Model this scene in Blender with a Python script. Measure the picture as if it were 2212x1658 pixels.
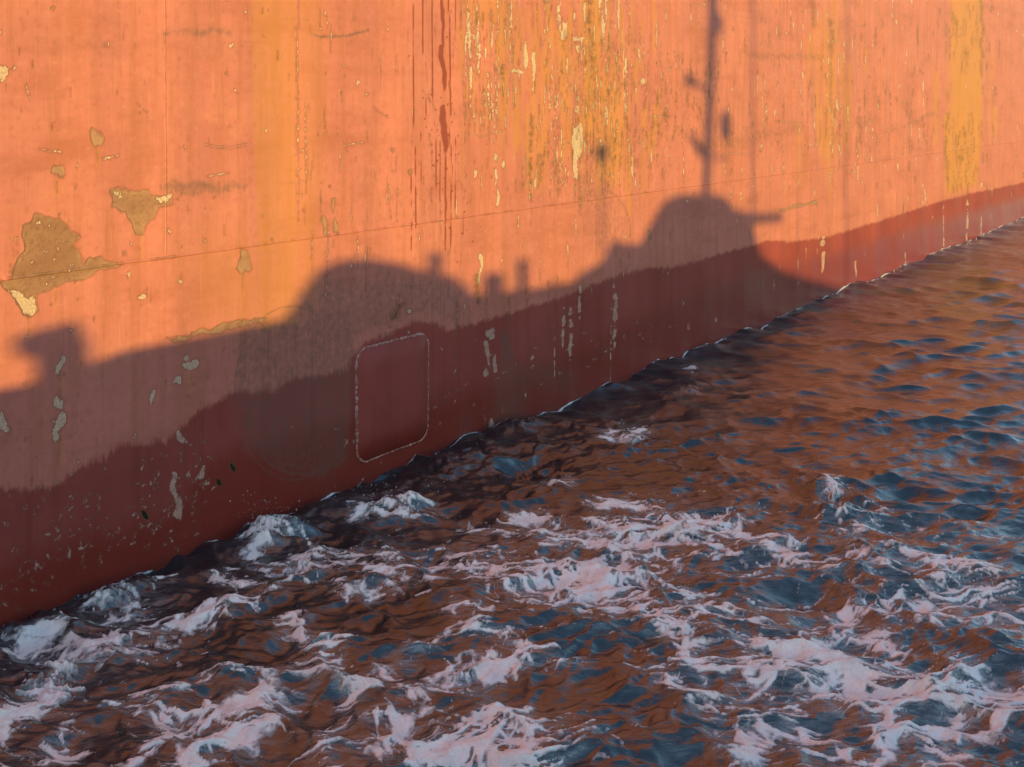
import bpy, bmesh, math, random
import numpy as np
from mathutils import Vector

for o in list(bpy.data.objects):
    bpy.data.objects.remove(o, do_unlink=True)
scene = bpy.context.scene
rad = math.radians

# ------------------------------------------------------------------ camera, sky, sun
CAM_H = 4.0            # eye height above the water
SUN_EL, SUN_AZ = 5.0, 4.6      # elevation; azimuth in which the light TRAVELS, clockwise from +Y
cam_data = bpy.data.cameras.new("camera")
cam_data.sensor_width = 36.0
cam_data.lens = 36.0 * 2400.0 / 2212.0
cam_data.shift_y = -608.0 / 2212.0
cam_data.clip_start = 0.05
cam_data.clip_end = 20000.0
cam = bpy.data.objects.new("camera", cam_data)
cam.location = (0.0, 0.0, CAM_H)
cam.rotation_euler = (rad(90), 0, 0)
scene.collection.objects.link(cam)
scene.camera = cam

world = bpy.data.worlds.new("World")
scene.world = world
world.use_nodes = True
wn = world.node_tree
sky = wn.nodes.new("ShaderNodeTexSky")
sky.sky_type = 'NISHITA'
sky.sun_disc = False
sky.sun_elevation = rad(SUN_EL)
sky.sun_rotation = rad(180.0 + SUN_AZ)
sky.air_density = 1.0
sky.dust_density = 0.1
sky.ozone_density = 1.8
wn.nodes["Background"].inputs["Strength"].default_value = 0.15
wn.links.new(sky.outputs[0], wn.nodes["Background"].inputs["Color"])

sun_data = bpy.data.lights.new("sun", 'SUN')
sun_data.energy = 2.5
sun_data.angle = rad(0.55)
sun_data.color = (1.0, 0.83, 0.20)
sun = bpy.data.objects.new("sun", sun_data)
travel = Vector((math.sin(rad(SUN_AZ)) * math.cos(rad(SUN_EL)),
                 math.cos(rad(SUN_AZ)) * math.cos(rad(SUN_EL)), -math.sin(rad(SUN_EL))))
sun.rotation_euler = travel.to_track_quat('-Z', 'Y').to_euler()
sun.location = (0, -40, 30)
scene.collection.objects.link(sun)

vs = scene.view_settings
vs.view_transform = 'Standard'
vs.look = 'None'
vs.exposure = 1.80
vs.gamma = 1.0
vs.use_curve_mapping = False
scene.render.engine = 'CYCLES'
scene.cycles.max_bounces = 4
scene.cycles.use_denoising = True
scene.cycles.use_adaptive_sampling = True
scene.cycles.adaptive_threshold = 0.012

# ------------------------------------------------------------------ measuring frame
# Positions were measured in the photograph on a 2212 x 1658 grid and turned into metres here.
FPX, CX, HY, VX = 2400.0, 1106.0, 221.0, 2834.0
TH = math.atan((VX - CX) / FPX)
DV = np.array([math.sin(TH), math.cos(TH)])          # along the ship's side
NV = np.array([math.cos(TH), -math.sin(TH)])         # out of the ship's side, towards the camera
Y0 = FPX * CAM_H / 1139.0
P0 = np.array([-CX / FPX * Y0, Y0])


def uz(x, y):
    """a point of the ship's side: metres along it, metres above the water"""
    x = np.asarray(x, float); y = np.asarray(y, float)
    tx = (x - CX) / FPX; ty = (y - HY) / FPX
    t = (NV @ P0) / (NV[0] * tx + NV[1])
    return (tx * t - P0[0]) * DV[0] + (t - P0[1]) * DV[1], CAM_H - ty * t


def mpp(x):
    """metres along the side, and metres up, for one measuring unit at x"""
    a, _ = uz(x - 1, 400); b, _ = uz(x + 1, 400)
    _, z0 = uz(x, 400); _, z1 = uz(x, 401)
    return (b - a) / 2, z0 - z1


def on_water(x, y):
    t = CAM_H / ((np.asarray(y, float) - HY) / FPX)
    return (np.asarray(x, float) - CX) / FPX * t, t


# ------------------------------------------------------------------ numpy noise
def _hash(ix, iy, seed):
    h = (ix.astype(np.int64) * 374761393 + iy.astype(np.int64) * 668265263 + seed * 974711) & 0xffffffff
    h = ((h ^ (h >> 13)) * 1274126177) & 0xffffffff
    h = ((h ^ (h >> 16)) * 2246822519) & 0xffffffff
    return (h ^ (h >> 15)) & 0xffffffff


def noise(x, y, seed=0):
    """gradient noise, about -1..1"""
    x = np.asarray(x, float); y = np.asarray(y, float)
    x, y = np.broadcast_arrays(x, y)
    ix = np.floor(x); iy = np.floor(y); fx = x - ix; fy = y - iy
    ux = fx * fx * fx * (fx * (fx * 6 - 15) + 10); uy = fy * fy * fy * (fy * (fy * 6 - 15) + 10)
    out = 0
    for dx in (0, 1):
        for dy in (0, 1):
            a = _hash(ix + dx, iy + dy, seed) * (2 * math.pi / 4294967296.0)
            g = np.cos(a) * (fx - dx) + np.sin(a) * (fy - dy)
            out = out + g * (ux if dx else 1 - ux) * (uy if dy else 1 - uy)
    return out * 1.5


def fbm(x, y, seed=0, octaves=4, gain=0.5):
    s = 0; a = 1.0; n = 0
    for k in range(octaves):
        s = s + a * noise(x * 2 ** k + 17.3 * k, y * 2 ** k - 9.1 * k, seed + k * 31)
        n += a; a *= gain
    return s / n


def worley(x, y, seed=0):
    ix = np.floor(x); iy = np.floor(y)
    f1 = np.full(x.shape, 9.0); f2 = np.full(x.shape, 9.0)
    for dx in (-1, 0, 1):
        for dy in (-1, 0, 1):
            cx = ix + dx; cy = iy + dy
            px = cx + _hash(cx, cy, seed) / 4294967296.0
            py = cy + _hash(cx, cy, seed + 77) / 4294967296.0
            dd = np.hypot(px - x, py - y)
            f2 = np.minimum(f2, np.maximum(f1, dd)); f1 = np.minimum(f1, dd)
    return f1, f2


def sstep(a, b, x):
    t = np.clip((x - a) / (b - a), 0, 1)
    return t * t * (3 - 2 * t)


def poly_sdf(px, py, poly):
    """signed distance, positive inside"""
    poly = np.asarray(poly, float); n = len(poly)
    d2 = np.full(px.shape, 1e9); inside = np.zeros(px.shape, bool)
    for i in range(n):
        ax, ay = poly[i]; bx, by = poly[(i + 1) % n]
        ex, ey = bx - ax, by - ay
        t = np.clip(((px - ax) * ex + (py - ay) * ey) / (ex * ex + ey * ey + 1e-12), 0, 1)
        d2 = np.minimum(d2, (px - ax - t * ex) ** 2 + (py - ay - t * ey) ** 2)
        c = ((ay > py) != (by > py)) & (px < (bx - ax) * (py - ay) / (by - ay + 1e-12) + ax)
        inside ^= c
    return np.where(inside, 1, -1) * np.sqrt(d2)


# ------------------------------------------------------------------ mesh helpers
def link(o, parent=None):
    scene.collection.objects.link(o)
    if parent is not None:
        o.parent = parent
    return o


def tag(o, label=None, category=None, group=None, kind=None):
    if label: o["label"] = label
    if category: o["category"] = category
    if group: o["group"] = group
    if kind: o["kind"] = kind
    return o


def empty(name, loc=(0, 0, 0)):
    o = bpy.data.objects.new(name, None)
    o.location = loc
    return link(o)


def grid_mesh(name, co, nr, nc, smooth=True, wrap=False, keep=None):
    """co: (nr*nc,3) row major -> quads"""
    idx = np.arange(nr * nc).reshape(nr, nc)
    if wrap:
        idx2 = np.concatenate([idx, idx[:, :1]], 1)
    else:
        idx2 = idx
    q = np.stack([idx2[:-1, :-1], idx2[:-1, 1:], idx2[1:, 1:], idx2[1:, :-1]], -1).reshape(-1, 4)
    if keep is not None:
        q = q[keep[q].any(1)]
        used = np.zeros(nr * nc, bool); used[q.ravel()] = True
        remap = np.cumsum(used) - 1
        q = remap[q]; co = co[used]
    else:
        used = None
    me = bpy.data.meshes.new(name)
    me.vertices.add(len(co)); me.vertices.foreach_set("co", co.astype(np.float32).ravel())
    me.loops.add(len(q) * 4); me.loops.foreach_set("vertex_index", q.astype(np.int32).ravel())
    me.polygons.add(len(q))
    me.polygons.foreach_set("loop_start", np.arange(0, len(q) * 4, 4, dtype=np.int32))
    me.polygons.foreach_set("loop_total", np.full(len(q), 4, np.int32))
    me.polygons.foreach_set("use_smooth", np.full(len(q), smooth, bool))
    me.update(calc_edges=True)
    return me, used


def put_attr(me, name, arr):
    a = me.attributes.new(name, 'FLOAT_COLOR', 'POINT')
    a.data.foreach_set("color", arr.astype(np.float32).ravel())


SHEER = [None]


class MB:
    """collects simple solids into one mesh"""
    def __init__(self):
        self.v = []; self.f = []; self.s = []

    def add(self, vs, fs, smooth=False):
        b = len(self.v); self.v += [tuple(p) for p in vs]
        self.f += [tuple(b + i for i in f) for f in fs]; self.s += [smooth] * len(fs)
        return self

    def box(self, c, s, rz=0.0):
        cx, cy, cz = c; sx, sy, sz = (k / 2 for k in s); ca, sa = math.cos(rz), math.sin(rz)
        vs = []
        for dz in (-sz, sz):
            for dx, dy in ((-sx, -sy), (sx, -sy), (sx, sy), (-sx, sy)):
                vs.append((cx + dx * ca - dy * sa, cy + dx * sa + dy * ca, cz + dz))
        return self.add(vs, [(3, 2, 1, 0), (4, 5, 6, 7), (0, 1, 5, 4), (1, 2, 6, 5), (2, 3, 7, 6), (3, 0, 4, 7)])

    def prism(self, prof, y0, y1):
        """profile in (x, z), counter-clockwise, extruded along y"""
        n = len(prof)
        vs = [(x, y0, z) for x, z in prof] + [(x, y1, z) for x, z in prof]
        fs = [tuple(range(n)), tuple(range(2 * n - 1, n - 1, -1))]
        fs += [(i, i + n, (i + 1) % n + n, (i + 1) % n) for i in range(n)]
        return self.add(vs, fs)

    def tube(self, pts, r, seg=10, caps=True):
        pts = [Vector(p) for p in pts]; rr = r if isinstance(r, (list, tuple)) else [r] * len(pts)
        vs = []; fs = []
        for i, p in enumerate(pts):
            t = (pts[min(i + 1, len(pts) - 1)] - pts[max(i - 1, 0)]).normalized()
            a = t.orthogonal().normalized() if abs(t.z) < 0.99 else Vector((1, 0, 0))
            if i: a = (a0 - t * a0.dot(t)).normalized()
            a0 = a; b = t.cross(a)
            for k in range(seg):
                an = 2 * math.pi * k / seg
                vs.append(p + (a * math.cos(an) + b * math.sin(an)) * rr[i])
        for i in range(len(pts) - 1):
            for k in range(seg):
                fs.append((i * seg + k, i * seg + (k + 1) % seg, (i + 1) * seg + (k + 1) % seg, (i + 1) * seg + k))
        if caps:
            fs += [tuple(range(seg - 1, -1, -1)), tuple((len(pts) - 1) * seg + k for k in range(seg))]
        return self.add(vs, fs, True)

    def ball(self, c, r, seg=14, rings=9):
        rx, ry, rz = r if isinstance(r, (list, tuple)) else (r, r, r)
        vs = [(c[0], c[1], c[2] - rz)]; fs = []
        for i in range(1, rings):
            a = math.pi * i / rings
            for k in range(seg):
                b = 2 * math.pi * k / seg
                vs.append((c[0] + rx * math.sin(a) * math.cos(b), c[1] + ry * math.sin(a) * math.sin(b), c[2] - rz * math.cos(a)))
        vs.append((c[0], c[1], c[2] + rz)); top = len(vs) - 1
        for k in range(seg):
            fs.append((0, 1 + (k + 1) % seg, 1 + k)); fs.append((top, top - seg + k, top - seg + (k + 1) % seg))
        for i in range(rings - 2):
            for k in range(seg):
                a = 1 + i * seg
                fs.append((a + k, a + (k + 1) % seg, a + seg + (k + 1) % seg, a + seg + k))
        return self.add(vs, fs, True)

    def build(self, name, mat, parent=None, sheer=None):
        sheer = sheer or SHEER[0]
        me = bpy.data.meshes.new(name)
        if sheer:
            self.v = [(x, y, z + sheer(x) * min(max(z / 1.2, 0), 1)) for x, y, z in self.v]
        me.from_pydata(self.v, [], self.f); me.update()
        me.polygons.foreach_set("use_smooth", self.s)
        bm = bmesh.new(); bm.from_mesh(me); bmesh.ops.recalc_face_normals(bm, faces=bm.faces[:]); bm.to_mesh(me); bm.free()
        me.materials.append(mat)
        return link(bpy.data.objects.new(name, me), parent)


# ------------------------------------------------------------------ material helpers
class NT:
    def __init__(self, name):
        self.m = bpy.data.materials.new(name); self.m.use_nodes = True
        self.t = self.m.node_tree; self.b = self.t.nodes["Principled BSDF"]
        self.out = self.t.nodes["Material Output"]

    def n(self, kind, **kw):
        x = self.t.nodes.new(kind)
        for k, v in kw.items(): setattr(x, k, v)
        return x

    def l(self, a, b): self.t.links.new(a, b)

    def val(self, s, x):
        if isinstance(x, (int, float)): s.default_value = x
        elif isinstance(x, (tuple, list)): s.default_value = tuple(x) + ((1.0,) if len(x) == 3 and len(s.default_value) == 4 else ())
        else: self.l(x, s)

    def math(self, op, a, b=0.0, c=None, clamp=False):
        x = self.n("ShaderNodeMath", operation=op, use_clamp=clamp)
        self.val(x.inputs[0], a); self.val(x.inputs[1], b)
        if c is not None: self.val(x.inputs[2], c)
        return x.outputs[0]

    def ramp(self, v, lo, hi, a=0.0, b=1.0):
        x = self.n("ShaderNodeMapRange", interpolation_type='SMOOTHSTEP')
        self.val(x.inputs[0], v); self.val(x.inputs[1], lo); self.val(x.inputs[2], hi)
        self.val(x.inputs[3], a); self.val(x.inputs[4], b)
        return x.outputs[0]

    def mix(self, f, a, b, blend='MIX'):
        x = self.n("ShaderNodeMix", data_type='RGBA', blend_type=blend)
        self.val(x.inputs[0], f); self.val(x.inputs[6], a); self.val(x.inputs[7], b)
        return x.outputs[2]

    def noise(self, vec, scale, detail=4.0, rough=0.55, stretch=None, dist=0.0):
        if stretch:
            m = self.n("ShaderNodeMapping"); m.inputs["Scale"].default_value = stretch
            self.l(vec, m.inputs[0]); vec = m.outputs[0]
        x = self.n("ShaderNodeTexNoise")
        x.inputs["Scale"].default_value = scale; x.inputs["Detail"].default_value = detail
        x.inputs["Roughness"].default_value = rough; x.inputs["Distortion"].default_value = dist
        self.l(vec, x.inputs["Vector"])
        return x.outputs["Fac"]

    def bump(self, h, strength, dist, prev=None):
        x = self.n("ShaderNodeBump"); x.inputs["Strength"].default_value = strength
        x.inputs["Distance"].default_value = dist; self.l(h, x.inputs["Height"])
        if prev is not None: self.l(prev, x.inputs["Normal"])
        return x.outputs[0]


def simple_mat(name, col, rough=0.5, metal=0.0, var=0.15, scale=6.0):
    k = NT(name); tc = k.n("ShaderNodeTexCoord").outputs["Object"]
    f = k.noise(tc, scale, 5.0, 0.6)
    c = k.mix(k.ramp(f, 0.3, 0.7), tuple(v * (1 - var) for v in col), tuple(min(1, v * (1 + var)) for v in col))
    k.l(c, k.b.inputs["Base Color"]); k.b.inputs["Roughness"].default_value = rough
    k.b.inputs["Metallic"].default_value = metal
    k.l(k.bump(f, 0.2, 0.01), k.b.inputs["Normal"])
    return k.m


def hull_material():
    k = NT("weathered_hull_paint")
    tc = k.n("ShaderNodeTexCoord").outputs["Object"]      # x along the side, y out of it, z up
    A = k.n("ShaderNodeAttribute"); A.attribute_name = "wear_a"
    B = k.n("ShaderNodeAttribute"); B.attribute_name = "wear_b"
    sa = k.n("ShaderNodeSeparateColor"); k.l(A.outputs["Color"], sa.inputs[0])
    sb = k.n("ShaderNodeSeparateColor"); k.l(B.outputs["Color"], sb.inputs[0])
    chip, pale, yellow, red = sa.outputs[0], sa.outputs[1], sa.outputs[2], A.outputs["Alpha"]
    grime, drip, scuff, wet = sb.outputs[0], sb.outputs[1], sb.outputs[2], B.outputs["Alpha"]
    blotch = k.noise(tc, 0.9, 4, 0.6)
    fine = k.noise(tc, 14.0, 5, 0.65)
    runs = k.noise(tc, 1.0, 4, 0.62, stretch=(7.0, 1.0, 0.45))
    hair = k.noise(tc, 1.0, 4, 0.7, stretch=(42.0, 1.0, 1.6))
    tiny = k.noise(tc, 70.0, 2, 0.7)
    orange = k.mix(k.ramp(blotch, 0.3, 0.7), (0.47, 0.138, 0.110), (0.53, 0.162, 0.128))
    smear = k.noise(tc, 1.0, 5, 0.62, stretch=(0.7, 1.0, 2.4))
    orange = k.mix(k.ramp(smear, 0.48, 0.70, 0.0, 0.8), orange, (0.38, 0.108, 0.076))
    orange = k.mix(k.ramp(smear, 0.46, 0.28, 0.0, 0.55), orange, (0.56, 0.185, 0.125))
    orange = k.mix(k.ramp(runs, 0.42, 0.70, 0.0, 0.85), orange, (0.41, 0.124, 0.080))
    orange = k.mix(k.ramp(hair, 0.55, 0.75, 0.0, 0.65), orange, (0.36, 0.105, 0.070))
    orange = k.mix(k.ramp(hair, 0.44, 0.25, 0.0, 0.6), orange, (0.57, 0.205, 0.155))
    orange = k.mix(k.ramp(fine, 0.50, 0.72, 0.0, 0.6), orange, (0.39, 0.106, 0.068))
    orange = k.mix(k.ramp(fine, 0.44, 0.28, 0.0, 0.5), orange, (0.57, 0.20, 0.14))
    pits = k.noise(tc, 1.0, 3, 0.7, stretch=(48.0, 1.0, 26.0))
    orange = k.mix(k.ramp(k.math('ADD', pits, k.math('MULTIPLY', k.math('SUBTRACT', smear, 0.5), 0.5)), 0.68, 0.78, 0.0, 0.75), orange, (0.26, 0.070, 0.040))
    ye = k.math('MULTIPLY', yellow, k.ramp(k.math('ADD', k.math('MULTIPLY', hair, 0.6), k.math('MULTIPLY', fine, 0.4)), 0.34, 0.6, 0.35, 1.0))
    col = k.mix(ye, orange, (0.49, 0.19, 0.045))
    # dark red boot-topping below the old waterline, ragged upper edge
    redn = k.math('ADD', red, k.math('MULTIPLY', k.math('SUBTRACT', hair, 0.5), k.ramp(smear, 0.40, 0.66, 0.02, 0.24)))
    redn = k.math('ADD', redn, k.math('MULTIPLY', k.math('SUBTRACT', fine, 0.5), 0.07))
    redf = k.ramp(redn, -0.035, 0.035)
    redc = k.mix(k.ramp(blotch, 0.3, 0.7), (0.24, 0.040, 0.033), (0.30, 0.057, 0.048))
    redc = k.mix(k.ramp(runs, 0.45, 0.75, 0.0, 0.6), redc, (0.20, 0.034, 0.024))
    redc = k.mix(k.ramp(fine, 0.62, 0.78, 0.0, 0.35), redc, (0.36, 0.12, 0.10))
    wetf = k.ramp(k.math('ADD', wet, k.math('MULTIPLY', k.math('SUBTRACT', fine, 0.5), 0.25)), -0.16, 0.22)
    redc = k.mix(k.math('MULTIPLY', wetf, 0.75), redc, (0.185, 0.021, 0.011))
    col = k.mix(redf, col, redc)
    sbrk = k.math('ADD', k.math('MULTIPLY', k.math('SUBTRACT', fine, 0.5), 0.9), k.math('MULTIPLY', k.math('SUBTRACT', hair, 0.5), 0.7))
    sbrk = k.math('ADD', sbrk, k.math('MULTIPLY', k.math('SUBTRACT', tiny, 0.5), 0.35))
    scf = k.math('MULTIPLY', k.ramp(scuff, 0.0, 0.12), k.ramp(k.math('ADD', scuff, sbrk), 0.22, 0.85, 0.05, 0.66))
    col = k.mix(scf, col, (0.130, 0.080, 0.064))
    # flaked paint: tan primer, with a darker lifted rim
    cn = k.math('ADD', chip, k.math('MULTIPLY', k.math('SUBTRACT', fine, 0.5), 0.05))
    cn = k.math('ADD', cn, k.math('MULTIPLY', k.math('SUBTRACT', tiny, 0.5), 0.014))
    cf = k.ramp(cn, -0.003, 0.003)
    rim = k.math('MULTIPLY', k.ramp(cn, -0.016, -0.004), k.ramp(cn, 0.012, 0.002))
    primer = k.mix(k.ramp(k.math('ADD', k.math('MULTIPLY', fine, 0.5), k.math('MULTIPLY', smear, 0.5)), 0.36, 0.6), (0.25, 0.105, 0.065), (0.38, 0.180, 0.110))
    primer = k.mix(k.math('MULTIPLY', k.ramp(cn, 0.02, 0.05), k.ramp(fine, 0.50, 0.60, 0.0, 0.55)), primer, (0.19, 0.078, 0.045))
    col = k.mix(cf, col, primer)
    col = k.mix(k.math('MULTIPLY', rim, 0.45), col, (0.20, 0.07, 0.045))
    pn = k.math('ADD', pale, k.math('MULTIPLY', k.math('SUBTRACT', fine, 0.5), 0.045))
    pn = k.math('ADD', pn, k.math('MULTIPLY', k.math('SUBTRACT', tiny, 0.5), 0.03))
    pf = k.ramp(pn, -0.004, 0.004)
    prim = k.math('MULTIPLY', k.ramp(pn, -0.020, -0.004), k.ramp(pn, 0.008, -0.002))
    col = k.mix(k.math('MULTIPLY', prim, 0.45), col, (0.17, 0.06, 0.045))
    cream = k.mix(k.ramp(tiny, 0.35, 0.7), (0.42, 0.25, 0.18), (0.64, 0.41, 0.28))
    cream = k.mix(k.math('MULTIPLY', redf, 0.8), cream, k.mix(k.ramp(fine, 0.35, 0.65), (0.29, 0.11, 0.09), (0.46, 0.26, 0.21)))
    col = k.mix(pf, col, cream)
    gf = k.math('MULTIPLY', grime, k.ramp(k.math('ADD', k.math('MULTIPLY', fine, 0.6), k.math('MULTIPLY', tiny, 0.4)), 0.36, 0.58))
    col = k.mix(gf, col, (0.15, 0.068, 0.028))
    col = k.mix(k.ramp(grime, 1.05, 1.3), col, (0.012, 0.016, 0.006))
    col = k.mix(k.ramp(drip, 0.15, 0.6, 0.0, 0.8), col, (0.20, 0.030, 0.015))
    k.l(col, k.b.inputs["Base Color"])
    rough = k.math('SUBTRACT', k.math('ADD', 0.50, k.math('MULTIPLY', fine, 0.16)), k.math('MULTIPLY', wetf, 0.22))
    k.l(rough, k.b.inputs["Roughness"])
    k.b.inputs["IOR"].default_value = 1.38; k.b.inputs["Specular IOR Level"].default_value = 0.30
    h = k.math('ADD', k.math('MULTIPLY', cf, -0.5), k.math('MULTIPLY', pf, -0.7))
    h = k.math('ADD', h, k.math('MULTIPLY', rim, 0.35))
    h = k.math('ADD', h, k.math('MULTIPLY', fine, 0.30))
    h = k.math('ADD', h, k.math('MULTIPLY', hair, 0.25))
    h = k.math('ADD', h, k.math('MULTIPLY', grime, -0.3))
    nb = k.bump(h, 0.6, 0.005)
    k.l(nb, k.b.inputs["Normal"])
    return k.m


HULL_MAT = hull_material()

# ------------------------------------------------------------------ the ship
ship = empty("cargo_ship", (P0[0], P0[1], 0.0))
ship.rotation_euler = (0, 0, math.pi / 2 - TH)     # local +x runs along the side; local -y faces the camera
tag(ship, "huge ship with weathered orange hull side and dark red boot-topping rising from the water", "ship")

xs = np.concatenate([np.arange(-160, 2330, 3.0)])
ud, _ = uz(xs, 400.0)
U = np.concatenate([np.arange(-14, ud[0] - 0.1, 0.35), ud, np.arange(ud[-1] + 1.5, 120, 1.5)])
Z = np.concatenate([[-1.5, -1.0, -0.6], np.arange(-0.36, 4.95, 0.0125), np.arange(5.0, 8.6, 0.05), np.arange(8.75, 14.01, 0.25)])
SEAM = float(uz(0, 605)[1])
SEAM_Z = [SEAM, 7.9, 10.9]
for s in SEAM_Z:
    Z[np.argmin(abs(Z - s))] = s
BUTTS = {0: [-6.0, 12.2, 22.6, 34.0, 46.0], 1: [-7.5, float(uz(357, 300)[0]), 9.4, 17.6, 28.0, 40.0]}
for bl in BUTTS.values():
    for b in bl:
        U[np.argmin(abs(U - b))] = b
U = np.unique(U); Z = np.unique(Z)
GU, GZ = np.meshgrid(U, Z)
shape = GU.shape

chip = np.full(shape, -0.3); pale = np.full(shape, -0.3); red = np.full(shape, -0.3); wet = np.full(shape, -0.3)
yellow = np.zeros(shape); grime = np.zeros(shape); drip = np.zeros(shape); scuff = np.zeros(shape)
WU = GU + 0.05 * fbm(GU * 5, GZ * 5, 3) + 0.012 * fbm(GU * 25, GZ * 25, 4)
WZ = GZ + 0.05 * fbm(GU * 5, GZ * 5, 5) + 0.012 * fbm(GU * 25, GZ * 25, 6)


def window(poly, pad):
    p = np.asarray(poly)
    c0, c1 = np.searchsorted(U, [p[:, 0].min() - pad, p[:, 0].max() + pad])
    r0, r1 = np.searchsorted(Z, [p[:, 1].min() - pad, p[:, 1].max() + pad])
    return slice(max(r0, 0), r1), slice(max(c0, 0), c1)


def topoly(pts):
    a = np.array(pts, float); u, z = uz(a[:, 0], a[:, 1])
    return np.stack([u, z], 1)


def patch(field, pts, pad=0.25, raw=False):
    p = topoly(pts); w = window(p, pad)
    s = poly_sdf((GU if raw else WU)[w], (GZ if raw else WZ)[w], p)
    field[w] = np.maximum(field[w], s)


def blob(field, x, y, rx, ry, tilt=0.0, pad=0.25):
    pts = []
    for k in range(14):
        a = 2 * math.pi * k / 14; r = 1 + 0.22 * math.sin(3 * a + x) + 0.15 * math.sin(2 * a + y)
        px, py = rx * r * math.cos(a), ry * r * math.sin(a)
        pts.append((x + px + py * tilt, y + py))
    patch(field, pts, pad)


def soft(field, pts, amount, edge, raw=False):
    """feathered area"""
    p = topoly(pts); w = window(p, edge * 1.5)
    s = poly_sdf((GU if raw else WU)[w], (GZ if raw else WZ)[w], p)
    field[w] = np.maximum(field[w], amount * sstep(-edge, edge, s))


_sk = [0]


def streak(field, x, y0, y1, wpx, amount, wander=0.6, broken=0.0, mode='max', sdf=False):
    """a run down the plating at x, from y0 to y1"""
    _sk[0] += 1; sd = _sk[0]
    u0, za = uz(x, y0); _, zb = uz(x, y1)
    mu, mz = mpp(x); w = max(wpx * mu, 0.55 * mu * 2)
    r0, r1 = np.searchsorted(Z, [zb, za]); pad = 4 * w + wander * w * 3
    c0, c1 = np.searchsorted(U, [u0 - pad, u0 + pad])
    if r1 - r0 < 2 or c1 - c0 < 2: return
    zz = Z[r0:r1, None]; uu = U[None, c0:c1]
    uc = u0 + wander * w * (1.6 * noise(zz * 2.1, 0.5 + 0 * zz, sd) + 0.5 * noise(zz * 11, 0.5 + 0 * zz, sd + 9))
    tp = np.clip((zz - zb) / (za - zb), 0, 1)
    taper = np.sqrt(np.clip(np.minimum(tp * 3, (1 - tp) * 8), 0, 1))
    ww = w * (0.45 + 0.55 * taper) * (1 + 0.4 * noise(zz * 5, 3.3 + 0 * zz, sd + 5))
    if broken:
        gate = sstep(broken - 0.25, broken + 0.1, 0.5 + 0.6 * noise(zz / (mz * 18), 7.7 + 0 * zz, sd + 2) + 0.35 * noise(zz / (mz * 5), 1.7 + 0 * zz, sd + 3))
    else:
        gate = 1.0
    w_ = (slice(r0, r1), slice(c0, c1))
    if sdf:
        s = ww * taper * gate - np.abs(uu - uc) - 0.002
        field[w_] = np.maximum(field[w_], s)
    else:
        s = amount * np.exp(-((uu - uc) / ww) ** 2) * np.minimum(1, taper * 1.5) * gate
        field[w_] = np.maximum(field[w_], s)


# --- boot-topping (dark red) and the wet zone
patch(red, [(2330, 366), (2212, 395), (2150, 408), (2090, 420), (2030, 436), (1960, 458), (1900, 478), (1860, 490), (1790, 512), (1720, 522),
            (1660, 520), (1640, 527), (1560, 548), (1480, 572), (1440, 580), (1400, 580), (1340, 592), (1240, 632), (1160, 660), (1060, 690),
            (960, 716), (945, 700), (900, 692), (850, 722), (790, 742), (765, 762), (752, 800), (700, 812), (640, 816), (600, 845), (505, 849),
            (429, 891), (379, 933), (358, 954), (307, 958), (275, 960), (240, 978), (168, 1009), (122, 1051), (60, 1060), (0, 1050), (-160, 1090),
            (-160, 1800), (900, 1250), (2330, 560)], pad=30)
far = GU > uz(2330, 400)[0]
red[far] = (1.15 - GZ)[far]; red[GU < ud[0]] = (1.1 - GZ)[GU < ud[0]]
WETP = [(2330, 395), (2212, 425), (1960, 495), (1800, 545), (1640, 580), (1500, 625), (1340, 700), (1240, 760), (1060, 830), (930, 870),
        (770, 890), (640, 930), (520, 960), (440, 990), (366, 1099), (303, 1120), (269, 1134), (210, 1147), (76, 1194), (0, 1217), (-160, 1280),
        (-160, 1800), (900, 1250), (2330, 560)]
patch(wet, WETP, pad=30)
wet[far] = (0.8 - GZ)[far]; wet[GU < ud[0]] = (0.5 - GZ)[GU < ud[0]]

# --- flaked patches down to tan primer
patch(chip, [(74, 459), (91, 461), (98, 469), (135, 474), (151, 495), (171, 511), (161, 525), (175, 552), (182, 565), (195, 556), (219, 552),
             (235, 562), (262, 566), (262, 574), (235, 580), (202, 592), (168, 606), (118, 622), (84, 638), (84, 667), (67, 680), (50, 678),
             (34, 656), (7, 623), (2, 606), (23, 597), (27, 577), (34, 557), (54, 538), (50, 488), (71, 477)])
patch(pale, [(9, 628), (45, 634), (60, 650), (80, 648), (80, 664), (66, 676), (52, 674), (36, 655)])
patch(chip, [(242, 407), (256, 402), (279, 410), (320, 413), (333, 427), (352, 424), (370, 424), (370, 437), (350, 445), (336, 454), (330, 477),
             (316, 488), (313, 504), (296, 504), (282, 484), (266, 461), (242, 447)])
patch(pale, [(336, 432), (352, 424), (368, 419), (368, 428), (350, 436), (340, 441)])
for q in range(4):
    patch(pale, [(246 + 3 * q, 413 + 4 * q), (258 + 2 * q, 409 + 4 * q), (259 + 2 * q, 411 + 4 * q), (247 + 3 * q, 416 + 4 * q)], 0.1)
for b in [(124, 371, 12, 16, 0), (208, 296, 10, 19, 0.3), (723, 491, 7, 19, 0), (700, 488, 5, 18, 0), (528, 568, 14, 26, 0.1),
          (1182, 0, 10, 8, 0), (720, 440, 4, 16, 0), (1404, 508, 5, 9, 0)]:
    blob(chip, *b)
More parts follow.
